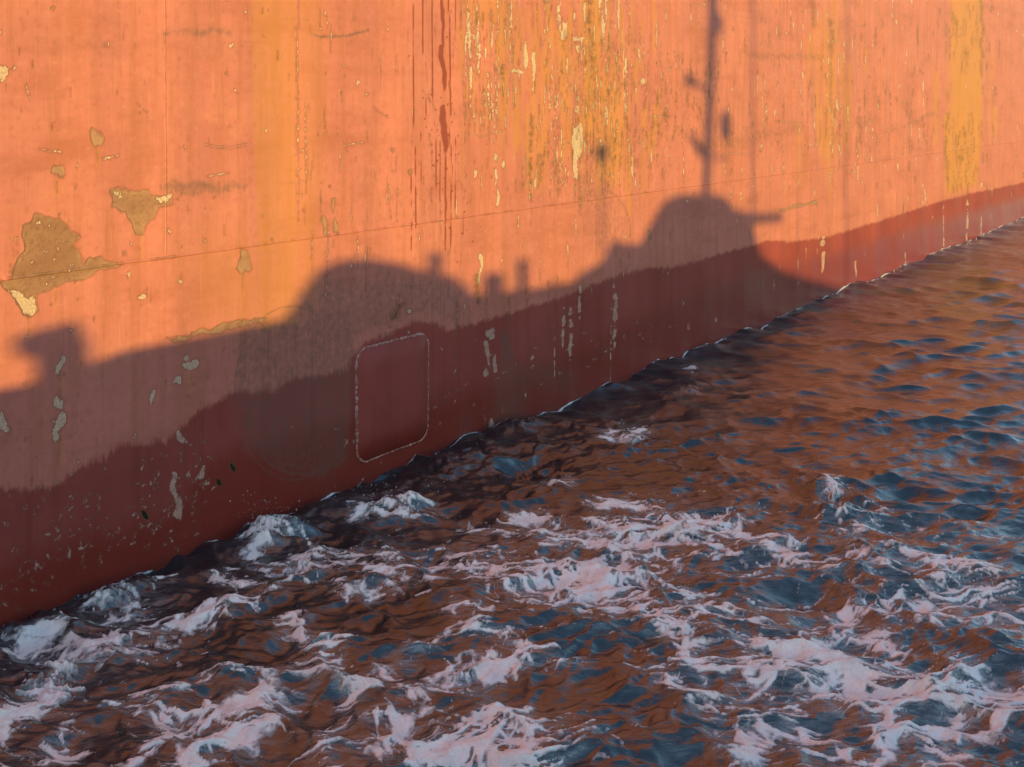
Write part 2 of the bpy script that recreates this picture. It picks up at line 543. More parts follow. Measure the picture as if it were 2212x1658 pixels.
for b in [(3, 158, 10, 20, 0.2), (774, 180, 3.2, 5, 0), (493, 0, 4, 3, 0), (388, 610, 3, 3, 0), (307, 640, 8, 5, 0),
          (130, 789, 8, 17, -0.2), (413, 788, 18, 11, 0), (400, 774, 5, 9, 0.3), (382, 821, 7, 7, 0), (330, 857, 6, 13, -0.2), (133, 908, 11, 22, -0.3),
          (121, 936, 8, 12, 0), (126, 868, 8, 14, 0.2), (6, 912, 9, 24, 0), (390, 944, 8, 17, 0.5), (375, 1060, 6, 36, 0.1), (383, 1100, 8, 26, 0),
          (434, 1023, 7, 15, -0.5), (1249, 303, 11, 40, 0), (1244, 345, 5, 45, 0), (1219, 72, 5, 18, 0), (1137, 120, 4, 32, 0), (1153, 150, 4, 40, 0),
          (1060, 722, 10, 10, 0), (1053, 760, 5, 28, 0.1), (1068, 790, 4, 18, 0), (1050, 806, 4, 10, 0), (1062, 935, 8, 24, 0),
          (1085, 355, 3, 9, 0), (1027, 375, 3, 10, 0), (1069, 340, 3, 9, 0), (1070, 380, 3, 16, 0), (1075, 430, 3, 22, 0),
          (1040, 565, 4, 18, 0), (1037, 600, 3, 16, 0), (2120, 400, 3, 6, 0), (1740, 25, 9, 1.5, 0), (1390, 178, 3, 8, 0)]:
    blob(pale, *b)
patch(pale, [(1238, 82), (1264, 86), (1264, 90), (1240, 88)], 0.1)
patch(pale, [(1103, 153), (1133, 152), (1133, 158), (1103, 158)], 0.1)
# long scrape
patch(chip, [(357, 732), (400, 722), (450, 710), (490, 699), (540, 690), (578, 687), (572, 695), (520, 709), (450, 722), (380, 734)])
soft(scuff, [(430, 715), (500, 697), (575, 687), (560, 697), (480, 712)], 0.6, 0.02)
for k, (x, y) in enumerate([(1690, 455), (1704, 452), (1717, 447), (1730, 445), (1745, 442), (1758, 438)]):
    patch(chip, [(x - 7, y + 3), (x - 5, y - 3), (x + 6, y - 5), (x + 7, y + 1)], 0.5)
for k, (x, y) in enumerate([(1914, 287), (1932, 281), (1950, 276), (1966, 268), (1978, 263), (1994, 256), (2012, 248)]):
    soft(scuff, [(x - 8, y + 5), (x - 7, y - 4), (x + 7, y - 7), (x + 8, y + 1)], 0.55, 0.08, raw=True)
# rust freckles and small flakes
rng = random.Random(7)
for k in range(520):
    x = rng.uniform(-20, 2212); wl = 1360 - 0.402 * x
    y = rng.uniform(0, wl - 15)
    s = rng.choice((1.2, 1.6, 2.2, 3.0))
    f = rng.random()
    if f < 0.16: blob(chip, x, y, s, s * rng.uniform(0.8, 2.6), rng.uniform(-.6, .6), 0.1)
    elif f < 0.36: blob(pale, x, y, s * 0.8, s * rng.uniform(0.8, 2.4), rng.uniform(-.6, .6), 0.1)
    else:
        streak(grime, x, y, y + rng.uniform(6, 30), s * 0.7, rng.uniform(0.4, 0.9), 1.0, 0.3)
# worm-like marks and barnacle feet in the shaded red belt
for k in range(240):
    x = rng.uniform(0, 470) if k < 180 else rng.uniform(700, 1500)
    wl = 1360 - 0.402 * x; y = wl - rng.triangular(8, 300 if x < 470 else 190, 120)
    a = rng.uniform(0, 6.28); pts = []
    for q in range(5):
        pts.append((x, y)); x += 3.0 * math.cos(a); y += 3.4 * math.sin(a); a += rng.uniform(-1.2, 1.2)
    for q in range(4):
        (ax, ay), (bx, by) = pts[q], pts[q + 1]
        nx, ny = -(by - ay) * 0.13, (bx - ax) * 0.13
        patch(pale, [(ax + nx, ay + ny), (bx + nx, by + ny), (bx - nx, by - ny), (ax - nx, ay - ny)], 0.06, raw=True)

# --- yellow bands and rust washes
soft(yellow, [(542, -80), (640, -80), (642, 300), (646, 700), (560, 720), (554, 400), (545, 200)], 0.50, 0.04, raw=True)
soft(yellow, [(640, -80), (700, -80), (690, 500), (690, 640), (640, 690)], 0.36, 0.2, raw=True)
soft(yellow, [(600, 690), (560, 720), (430, 690), (380, 560), (450, 500), (640, 560)], 0.28, 0.3, raw=True)
soft(yellow, [(2056, -40), (2126, -40), (2122, 250), (2110, 398), (2046, 420), (2040, 250), (2054, 240)], 1.0, 0.25, raw=True)
soft(yellow, [(2040, 250), (2112, 250), (2110, 398), (2043, 416)], 1.0, 0.12, raw=True)
soft(yellow, [(1256, -40), (1300, -40), (1300, 90), (1290, 200), (1285, 300), (1255, 280), (1262, 120)], 0.9, 0.1, raw=True)
soft(yellow, [(1290, 150), (1345, 190), (1350, 300), (1335, 400), (1290, 395), (1285, 260)], 0.75, 0.15, raw=True)
soft(yellow, [(1130, 250), (1180, 240), (1180, 400), (1140, 420)], 0.5, 0.12, raw=True)
soft(yellow, [(1000, 0), (1060, -40), (1120, -40), (1110, 60), (1010, 60)], 0.55, 0.15, raw=True)
soft(yellow, [(1200, 60), (1228, 60), (1224, 200), (1206, 200)], 0.75, 0.08, raw=True)
soft(yellow, [(1078, 150), (1098, 150), (1096, 250), (1082, 250)], 0.8, 0.05, raw=True)
soft(yellow, [(1778, 60), (1808, 60), (1806, 340), (1784, 340)], 0.6, 0.15, raw=True)
for k in range(260):
    x = rng.choice((rng.gauss(1300, 60), rng.gauss(1160, 60), rng.uniform(990, 1420), rng.gauss(1795, 25), rng.gauss(2085, 26)))
    y0 = rng.uniform(-60, 300); L = rng.uniform(40, 180)
    streak(yellow, x, y0, y0 + L, rng.uniform(1.5, 5), rng.uniform(0.4, 1.0), 0.6, 0.0)
# runs: dark, pale
for x, y0, y1, w, a in [(1273, -40, 90, 6, 1), (1276, 90, 160, 3.5, 0.9), (1084, 132, 175, 5, 1), (1219, 60, 112, 5, 0.9), (1757, -40, 65, 6, 0.7),
                        (1793, 40, 120, 6, 0.7), (1855, 230, 315, 5, 0.8), (1797, 100, 330, 3.5, 0.6), (2122, -40, 190, 3, 0.9), (2046, 240, 420, 3, 0.9),
                        (1148, 250, 440, 4, 0.9), (1168, 330, 420, 6, 0.7), (1206, 340, 430, 7, 0.7), (1252, 360, 470, 4, 0.9), (857, 655, 735, 13, 1.0),
                        (1035, 590, 660, 8, 0.9), (1100, 640, 760, 2.5, 0.8), (1187, 610, 760, 2.5, 0.8), (1140, 560, 690, 2.0, 0.7), (1052, 610, 720, 3, 0.7),
                        (985, 640, 800, 4, 0.7), (1010, 640, 790, 3, 0.5), (357, 380, 410, 3, 0.4)]:
    streak(grime, x, y0, y1, w, a, 0.8, 0.32)
for k in range(900):
    r = rng.random()
    if r < 0.40: x, y0 = rng.gauss(1300, 55), rng.uniform(60, 380)
    elif r < 0.58: x, y0 = rng.uniform(1390, 1570), rng.uniform(110, 300)
    elif r < 0.70: x, y0 = rng.uniform(990, 1200), rng.uniform(-30, 420)
    elif r < 0.85: x, y0 = rng.uniform(1570, 2010), rng.triangular(0, 330, 280)
    else: x, y0 = rng.gauss(2084, 26), rng.choice((rng.uniform(0, 120), rng.uniform(230, 400)))
    streak(grime, x, y0, y0 + rng.uniform(8, 60), rng.uniform(0.6, 1.9), rng.uniform(0.5, 1), 1.2, 0.4)
for k in range(620):
    r = rng.random()
    if r < 0.45: x, y0 = rng.gauss(1270, 80), rng.uniform(-30, 380)
    elif r < 0.6: x, y0 = rng.uniform(1000, 1110), rng.uniform(-40, 250)
    elif r < 0.8: x, y0 = rng.uniform(1560, 2010), rng.uniform(-30, 420)
    else: x, y0 = rng.uniform(640, 2212), rng.uniform(0, 600)
    streak(pale, x, y0, y0 + rng.uniform(10, 90), rng.uniform(0.6, 1.4), 1, 1.4, 0.55, sdf=True)
for x, y0, y1, w in [(1254, 612, 705, 3), (1327, 610, 770, 4), (1232, 655, 815, 4), (1215, 660, 760, 3), (1200, 690, 860, 1.5), (1777, 500, 600, 4),
                     (2090, 430, 540, 2.5), (2040, 440, 560, 1.5), (1850, 560, 600, 2), (1955, 520, 590, 1.5), (1320, 640, 840, 1.5), (1017, 20, 250, 2.5),
                     (1035, 0, 200, 1.5), (645, -40, 480, 1.0), (660, 220, 420, 1.0)]:
    streak(pale, x, y0, y1, w, 1, 0.9, 0.42, sdf=True)
# thin dark-red paint runs
for x, y0, y1, w, a in [(893, -40, 310, 1.2, .8), (914, -40, 140, 1.2, .8), (921, 130, 270, 1.1, .7), (934, -40, 260, 1.2, .8), (940, 250, 480, 1.1, .7),
                        (958, -40, 110, 3.0, 1), (958, 95, 200, 4.0, 1), (957, 225, 335, 5.5, 1), (962, 330, 560, 1.6, .9), (972, -40, 320, 1.4, .9),
                        (975, 310, 560, 1.3, .8), (887, 310, 560, 1.1, .8), (897, 310, 580, 1.1, .8), (908, 280, 420, 1.0, .6), (984, 280, 470, 1.1, .7),
                        (986, -20, 100, 0.9, .6), (930, 300, 380, 1.0, .6), (950, 300, 450, 1.0, .6), (913, 430, 510, 1.0, .6), (1001, 420, 520, 1.0, .5)]:
    streak(drip, x, y0, y1, w * 1.1, a * 1.05, 1.0)
for k in range(130):
    x, y = rng.gauss(962, 34), rng.gauss(300, 110)
    streak(drip, x, y, y + rng.uniform(2.5, 5), rng.uniform(0.8, 1.4), 0.9, 0.0)

# --- rubbed and grimy areas
soft(scuff, [(336, 66), (400, 60), (505, 58), (505, 80), (430, 80), (340, 76)], 0.55, 0.05)
soft(scuff, [(340, 396), (400, 388), (540, 394), (538, 412), (440, 424), (345, 420)], 0.6, 0.06)
soft(scuff, [(-20, 40), (120, 55), (290, 110), (250, 130), (60, 100), (-20, 95)], 0.22, 0.12)
soft(scuff, [(420, 60), (520, 100), (520, 130), (430, 120)], 0.25, 0.1)
soft(scuff, [(505, 720), (545, 700), (640, 690), (760, 640), (770, 760), (755, 1000), (700, 1040), (600, 1020), (530, 960), (508, 850)], 0.56, 0.10)
soft(scuff, [(648, 640), (690, 640), (700, 800), (735, 880), (690, 900), (650, 760)], 0.52, 0.14)
soft(scuff, [(600, 930), (690, 900), (740, 960), (720, 1030), (640, 1040), (590, 1000)], 0.45, 0.18)
soft(scuff, [(670, 600), (900, 590), (1000, 620), (1000, 700), (880, 690), (760, 740), (680, 740)], 0.48, 0.15)
soft(scuff, [(1060, 780), (1180, 770), (1260, 800), (1230, 860), (1150, 850), (1140, 950), (1040, 950), (1060, 860)], 0.52, 0.25)
soft(scuff, [(990, 900), (1030, 880), (1020, 1000), (985, 1010)], 0.45, 0.1)
soft(scuff, [(1250, 395), (1320, 400), (1345, 440), (1360, 520), (1300, 560), (1260, 480)], 0.38, 0.15, raw=True)
soft(scuff, [(1150, 425), (1240, 400), (1250, 440), (1150, 450)], 0.2, 0.1, raw=True)
soft(scuff, [(1080, 700), (1104, 740), (1122, 830), (1076, 842)], 0.55, 0.03)
for y in (308, 314):
    soft(scuff, [(440, y), (470, y + 6), (500, y + 7), (536, y), (536, y + 3), (500, y + 10), (470, y + 9), (440, y + 3)], 0.8, 0.006, raw=True)
soft(scuff, [(665, 72), (700, 76), (750, 74), (800, 62), (800, 68), (750, 82), (690, 84)], 0.7, 0.012, raw=True)
soft(grime, [(1500, 305), (1560, 300), (1740, 262), (1740, 282), (1600, 320), (1500, 330)], 0.35, 0.1)
soft(grime, [(1600, 112), (1690, 118), (1780, 118), (1780, 128), (1640, 130)], 0.4, 0.06)
for b in [(504, 1011, 6, 11, -0.4), (474, 1043, 6, 9, -0.2), (313, 1113, 7, 12, -0.4)]:
    x, y, rx, ry, t = b
    soft(grime, [(x + rx * math.cos(a) - t * ry * math.sin(a), y + ry * math.sin(a)) for a in np.arange(0, 6.2, 0.6)], 1.6, 0.008, raw=True)

# ring left by a fender, and other rubbed arcs
def arc(cx, cy, rx, ry, a0, a1, wpx, amount, edge=0.012):
    aa = np.radians(np.linspace(a0, a1, 22))
    outer = [(cx + rx * math.cos(t), cy + ry * math.sin(t)) for t in aa]
    inner = [(cx + (rx - wpx) * math.cos(t), cy + (ry - wpx) * math.sin(t)) for t in aa[::-1]]
    soft(scuff, outer + inner, amount, edge, raw=True)


arc(632, 850, 126, 190, 30, 330, 3.5, 0.85)
arc(632, 850, 112, 176, 60, 300, 9, 0.40, 0.03)
arc(650, 880, 90, 140, 20, 200, 5, 0.6, 0.02)
arc(650, 940, 100, 90, 20, 160, 10, 0.7, 0.03)
arc(1290, 500, 72, 95, -80, 10, 2.5, 0.9, 0.01)
arc(1290, 500, 60, 85, -80, 0, 14, 0.35, 0.04)
arc(640, 660, 60, 120, -20, 60, 2, 0.5); arc(640, 660, 48, 100, -30, 60, 2, 0.5)
for k in range(60):
    x, y = rng.uniform(20, 175), rng.uniform(480, 620)
    blob(pale, x, y, rng.uniform(0.6, 1.4), rng.uniform(0.6, 1.6), 0, 0.06)
for x, y, L in [(300, 500, 60), (120, 620, 40), (60, 676, 50), (210, 314, 40), (124, 386, 35), (528, 592, 40), (130, 806, 50), (128, 940, 60), (392, 960, 50), (410, 800, 40)]:
    streak(grime, x, y, y + L, 3, 0.45, 0.8, 0.2); streak(yellow, x + 2, y, y + L * 1.3, 5, 0.4, 0.8)
# grime caught along the seam, old drips and rub marks
for k in range(46):
    x = rng.uniform(0, 1500); y = 605 - 0.1356 * x; L = rng.uniform(6, 40)
    soft(grime, [(x, y - 1), (x + L, y - 1 - 0.1356 * L), (x + L, y + 1.5 - 0.1356 * L), (x, y + 1.5)], rng.uniform(0.2, 0.55), 0.006, raw=True)
for k in range(60):
    x = rng.uniform(640, 1000); y = rng.uniform(0, 640)
    streak(grime, x, y, y + rng.uniform(10, 70), rng.uniform(0.6, 2.0), rng.uniform(0.3, 0.7), 1.2, 0.35)
for k in range(70):
    x = rng.uniform(0, 620); y = rng.uniform(0, 560); L = rng.uniform(8, 70); t = rng.uniform(-0.15, 0.1)
    soft(scuff, [(x, y), (x + L, y + t * L), (x + L, y + t * L + rng.uniform(1, 3)), (x, y + rng.uniform(1, 4))], rng.uniform(0.25, 0.6), 0.012)
for k in range(26):
    x = rng.uniform(0, 2000); y = rng.uniform(0, 400); a = rng.uniform(-0.5, 1.4); L = rng.uniform(15, 60)
    dx, dy = L * math.cos(a), L * math.sin(a)
    patch(pale, [(x, y), (x + dx, y + dy), (x + dx + 0.9, y + dy + 0.9), (x + 0.9, y + 0.9)], 0.06, raw=True)
for x, y0, y1 in [(357, 40, 250), (357, 300, 400), (640, 30, 500)]:
    streak(grime, x, y0, y1, 1.8, 0.55, 0.5, 0.45)

off = -0.005 * np.abs(np.sin(np.pi * GU / 0.8)) + 0.018 * noise(GU * 0.9, GZ * 0.5, 21) + 0.006 * noise(GU * 2.3, GZ * 1.3, 22)
wa = np.stack([chip, pale, yellow, red], -1); wb = np.stack([grime, drip, scuff, wet], -1)


def hull_plates():
    zcut = [0] + [int(np.argmin(abs(Z - s))) for s in SEAM_Z] + [len(Z) - 1]
    for r in range(len(zcut) - 1):
        bl = BUTTS[r % 2]
        ucut = [0] + [int(np.argmin(abs(U - b))) for b in bl] + [len(U) - 1]
        for c in range(len(ucut) - 1):
            rs, cs = slice(zcut[r], zcut[r + 1] + 1), slice(ucut[c], ucut[c + 1] + 1)
            u, z = GU[rs, cs], GZ[rs, cs]
            co = np.stack([u.ravel(), -off[rs, cs].ravel(), z.ravel()], -1)
            me, _ = grid_mesh("hull_plate", co, *u.shape)
            put_attr(me, "wear_a", wa[rs, cs].reshape(-1, 4)); put_attr(me, "wear_b", wb[rs, cs].reshape(-1, 4))
            me.materials.append(HULL_MAT)
            link(bpy.data.objects.new("hull_plate", me), ship)


hull_plates()


def off_at(u, z):
    return -0.005 * np.abs(np.sin(np.pi * u / 0.8)) + 0.018 * noise(u * 0.9, z * 0.5, 21) + 0.006 * noise(u * 2.3, z * 1.3, 22)


def weld_bead(name, us, zs, w, h, parent, seed=0, lump=0.35, wear=None):
    """a raised bead that follows points on the side; its section is a low arch"""
    us = np.asarray(us); zs = np.asarray(zs); n = len(us)
    tu = np.gradient(us); tz = np.gradient(zs); L = np.hypot(tu, tz); tu /= L; tz /= L
    s = np.concatenate([[0], np.cumsum(np.hypot(np.diff(us), np.diff(zs)))])
    k = 5; co = np.zeros((n, k, 3))
    lum = 1 + lump * noise(s * 22, 0.3 + 0 * s, seed) + lump * 0.6 * noise(s * 60, 0.7 + 0 * s, seed + 1)
    for j in range(k):
        a = math.pi * j / (k - 1)
        q = -math.cos(a) * w / 2 * lum; hh = (math.sin(a) * h * lum) - (0.002 if j in (0, k - 1) else 0)
        co[:, j, 0] = us - tz * q; co[:, j, 2] = zs + tu * q; co[:, j, 1] = -off_at(us, zs) - hh
    me, _ = grid_mesh(name, co.reshape(-1, 3), n, k)
    a = np.full((n * k, 4), 0.0); a[:, 0] = -0.3; a[:, 1] = -0.3; a[:, 3] = -0.3
    b = np.zeros((n * k, 4)); b[:, 3] = -0.3
    if wear: wear(a, b, np.repeat(us, k), np.repeat(zs, k))
    put_attr(me, "wear_a", a); put_attr(me, "wear_b", b)
    me.materials.append(HULL_MAT)
    return link(bpy.data.objects.new(name, me), parent)


def wear_from_grid(a, b, us, zs):
    ci = np.clip(np.searchsorted(U, us), 0, len(U) - 1); ri = np.clip(np.searchsorted(Z, zs), 0, len(Z) - 1)
    a[:] = wa[ri, ci]; b[:] = wb[ri, ci]


for k, s in enumerate(SEAM_Z):
    uu = U[(U > -14) & (U < 60)]
    weld_bead("seam_weld", uu, np.full(len(uu), s) + 0.003 * noise(uu * 3, 0 * uu, 5), 0.028, 0.012, ship, 40 + k, 0.2, wear_from_grid)
zl = [-0.4] + SEAM_Z[:2]
for r in range(2):
    for b in BUTTS[r]:
        zz = np.arange(zl[r], zl[r + 1], 0.03)
        weld_bead("butt_weld", np.full(len(zz), b) + 0.002 * noise(zz * 4, 0 * zz, 6), zz, 0.022, 0.0012, ship, int(60 + b * 3), 0.5, wear_from_grid)

# --- insert plate with its raised weld, near the water
corner = topoly([(768, 1008), (920, 945), (924, 722), (772, 752)])
ua, ub = corner[[0, 3], 0].mean(), corner[[1, 2], 0].mean()
zb, zt = corner[[0, 1], 1].mean(), corner[[2, 3], 1].mean()


def rounded(u0, u1, z0, z1, r, step=0.008):
    pts = []
    for cx, cz, a0 in ((u1 - r, z1 - r, 0), (u0 + r, z1 - r, 90), (u0 + r, z0 + r, 180), (u1 - r, z0 + r, 270)):
        for q in range(13):
            a = rad(a0 + 90 * q / 12); pts.append((cx + r * math.cos(a), cz + r * math.sin(a)))
    pts.append(pts[0]); p = np.array(pts)
    s = np.concatenate([[0], np.cumsum(np.hypot(*np.diff(p, axis=0).T))]); t = np.arange(0, s[-1] + step, step)
    return np.interp(t, s, p[:, 0]), np.interp(t, s, p[:, 1])


def red_wear(a, b, us, zs):
    a[:, 3] = 0.3; a[:, 1] = -0.004 + 0.03 * noise(us * 25, zs * 25, 8); b[:, 3] = 0.35 - zs + 0.1


bu, bz = rounded(ua, ub, zb, zt, 0.15)
pu, pz = rounded(ua + 0.004, ub - 0.004, zb + 0.004, zt - 0.004, 0.147, 0.03)
n = len(pu)
cu, cz = (ua + ub) / 2, (zb + zt) / 2
rings = [(1.0, 0.004), (0.985, 0.022), (0.6, 0.022), (0.2, 0.022)]
co = []
for f, h in rings:
    q = np.stack([cu + (pu - cu) * f, -off_at(cu + (pu - cu) * f, cz + (pz - cz) * f) - h, cz + (pz - cz) * f], -1); co.append(q)
me, _ = grid_mesh("insert_plate", np.concatenate(co), len(rings), n)
vv = np.concatenate(co); a = np.zeros((len(vv), 4)); b = np.zeros((len(vv), 4)); a[:, :2] = -0.3
red_wear(a, b, vv[:, 0], vv[:, 2]); a[:, 1] = -0.3
put_attr(me, "wear_a", a); put_attr(me, "wear_b", b); me.materials.append(HULL_MAT)
bm = bmesh.new(); bm.from_mesh(me)
bm.verts.ensure_lookup_table()
bm.faces.new([bm.verts[3 * n + i] for i in range(n - 1)]).smooth = True
bmesh.ops.recalc_face_normals(bm, faces=bm.faces[:]); bm.to_mesh(me); bm.free()
plate = link(bpy.data.objects.new("insert_plate", me), ship)
plate["label"] = "dark red rounded plate let into the hull, outlined by a lumpy weld"
pw = weld_bead("plate_weld", bu, bz, 0.030, 0.020, plate, 90, 0.6, red_wear)
pw.data.materials.clear(); k = NT("worn_weld"); tcw = k.n("ShaderNodeTexCoord").outputs["Object"]
k.l(k.mix(k.ramp(k.noise(tcw, 30.0, 3, 0.6), 0.38, 0.62), (0.25, 0.055, 0.045), (0.44, 0.22, 0.18)), k.b.inputs["Base Color"])
k.b.inputs["Roughness"].default_value = 0.4; pw.data.materials.append(k.m)

# --- the rest of the ship: solid body behind the plating, deck edge and rail
core = MB()
core.box((53.0, 11.05, 6.2), (134.0, 22.0, 15.4))
core.build("hull_body", simple_mat("hull_body_paint", (0.40, 0.10, 0.06), 0.6), ship)
rail = MB(); white = simple_mat("deck_white_paint", (0.6, 0.58, 0.54), 0.5)
rail.box((53.0, 0.14, 14.15), (134.0, 0.08, 0.5))
rail.build("bulwark", simple_mat("bulwark_paint", (0.42, 0.11, 0.06), 0.55), ship)

# ------------------------------------------------------------------ the water
ang_in = np.linspace(-29, 29, 1080)
ang_out = np.concatenate([np.linspace(29.6, 60, 44), np.linspace(62, 298, 70), np.linspace(300, 330.4, 44)])
ANG = np.radians(np.concatenate([ang_in, ang_out]))
RR = [0.35]
while RR[-1] < 3500:
    r = RR[-1]
    if r < 5.6: dr = 0.09 + 0.02 * r
    elif r < 60: dr = max(0.011, r * r / (1111.0 * CAM_H) * (0.95 if r < 11 else 0.62))
    else: dr = r * 0.06 + 0.2
    if r < 5.6: dr = min(dr, max(0.012, (5.6 - r) * 0.3 + 0.012))
    if r < 5.6 and r > 5.0: dr = 0.03
    RR.append(r + dr)
RR = np.array(RR)
AA, RG = np.meshgrid(ANG, RR)
WX, WY = RG * np.sin(AA), RG * np.cos(AA)
dA = np.gradient(np.unwrap(ANG)); dR = np.gradient(RR)
SP = np.maximum(np.abs(dA)[None, :] * RG, dR[:, None])
HD = (WX - P0[0]) * NV[0] + (WY - P0[1]) * NV[1]        # distance out from the ship's side
HU = (WX - P0[0]) * DV[0] + (WY - P0[1]) * DV[1]

rs = np.random.RandomState(11)
ZW = np.zeros_like(WX); DXW = np.zeros_like(WX); DYW = np.zeros_like(WX)
# the wake beside the hull is rougher near the camera, the far water is rippled
warpx = WX + 0.25 * noise(WX * 0.5, WY * 0.5, 101) + 0.06 * noise(WX * 2, WY * 2, 103)
warpy = WY + 0.25 * noise(WX * 0.5, WY * 0.5, 102) + 0.06 * noise(WX * 2, WY * 2, 104)
turb = sstep(19, 9, RG)
calm = sstep(12, 22, RG)
NW = 90
for i in range(NW):
    lam = 0.22 * (5.0 / 0.22) ** ((i + 0.5) / NW)
    th = rad(180 + 18) + rs.normal(0, 0.62)
    kx, ky = math.sin(th) * 2 * math.pi / lam, math.cos(th) * 2 * math.pi / lam
    slope = 0.027 * (1.0 if lam < 1.8 else 1.8 / lam) * (1.6 if lam < 0.8 else 1)
    amp = slope * lam / (2 * math.pi)
    ph = rs.uniform(0, 6.28)
    vis = sstep(2.2, 4.5, lam / SP)
    if i % 9 == 0:
        grp = 0.55 + 0.9 * np.clip(0.5 + 0.9 * noise(WX / (lam * 3.2), WY / (lam * 3.2), 200 + i), 0, 1)
    a = amp * vis * grp * (1 - 0.05 * calm)
    p = kx * warpx + ky * warpy + ph
    ZW += a * np.cos(p)
    DXW -= 1.15 * a * math.sin(th) * np.sin(p); DYW -= 1.15 * a * math.cos(th) * np.sin(p)
# confused chop of the wake
vis = sstep(2.0, 5.0, 0.5 / SP)
rid = 1 - np.abs(fbm(warpx * 0.9, warpy * 1.3, 301, 4))
ZW += turb * 0.19 * (rid - 0.75) * vis
rid2 = 1 - np.abs(fbm(warpx * 2.6 + 4, warpy * 3.4, 305, 3))
ZW += turb * 0.06 * (rid2 - 0.75) * vis


def bump_at(px, py, h, rx, ry, rot=0.0):
    global ZW
    x, y = on_water(px, py); c, s = math.cos(rot), math.sin(rot)
    dx, dy = WX - x, WY - y; a = (dx * c + dy * s) / rx; b = (-dx * s + dy * c) / ry
    e = np.exp(-(a * a + b * b)); m = e > 1e-3
    ZW[m] += h * e[m] * (1 + 0.7 * fbm(WX[m] * 4, WY[m] * 4, 311, 4, 0.6))


# wavelets thrown up along the side and in the wake (measured spots)
HR = math.pi / 2 - TH
for b in [(590, 1160, 0.09, 0.50, 0.16, HR), (845, 1100, 0.09, 0.50, 0.15, 0.25), (1000, 1000, 0.11, 0.5, 0.25, HR), (235, 1295, 0.08, 0.3, 0.12, HR),
          (1340, 985, 0.10, 0.5, 0.2, 0.4), (1460, 850, 0.09, 0.7, 0.25, HR), (1800, 1110, 0.13, 0.4, 0.15, -0.2), (1330, 1240, 0.09, 0.6, 0.14, 0.0),
          (1150, 1010, -0.10, 0.5, 0.3, 0.2), (1880, 1190, 0.08, 0.3, 0.15, 0), (1440, 1390, 0.06, 0.3, 0.12, -0.6), (1120, 930, 0.10, 0.5, 0.2, HR),
          (100, 1470, 0.06, 0.4, 0.12, HR), (700, 1140, -0.05, 0.5, 0.3, 0.3), (640, 1110, 0.05, 0.4, 0.2, HR)]:
    bump_at(*b)

# ------------------------------------------------------------------ foam field
fx = WX + 0.16 * fbm(WX * 1.4, WY * 1.4, 401, 3) + 0.05 * noise(WX * 5, WY * 5, 403)
fy = WY + 0.16 * fbm(WX * 1.4, WY * 1.4, 402, 3) + 0.05 * noise(WX * 5, WY * 5, 404)
foam = np.full(WX.shape, -0.5)
NIN = len(ang_in)


def stroke(pts, w, broken=0.0):
    """a line of foam: (x, y) measuring points; w = half width in metres (one or per point)"""
    P = np.array([on_water(x, y) for x, y in pts]); ws = np.full(len(pts), w) if np.isscalar(w) else np.asarray(w, float)
    lo, hi = P.min(0) - 0.5, P.max(0) + 0.5
    m = (WX > lo[0]) & (WX < hi[0]) & (WY > lo[1]) & (WY < hi[1])
    px, py = fx[m], fy[m]; best = np.full(px.shape, -1.0)
    for i in range(len(P) - 1):
        e = P[i + 1] - P[i]
        t = np.clip(((px - P[i, 0]) * e[0] + (py - P[i, 1]) * e[1]) / (e @ e), 0, 1)
        dd = np.hypot(px - P[i, 0] - t * e[0], py - P[i, 1] - t * e[1])
        best = np.maximum(best, ws[i] * (1 - t) + ws[i + 1] * t - dd)
    if broken:
        best = best - broken * np.clip(0.25 + 1.2 * fbm(px * 2.6, py * 8, 77, 6, 0.62), 0, 1.2)
    foam[m] = np.maximum(foam[m], best)


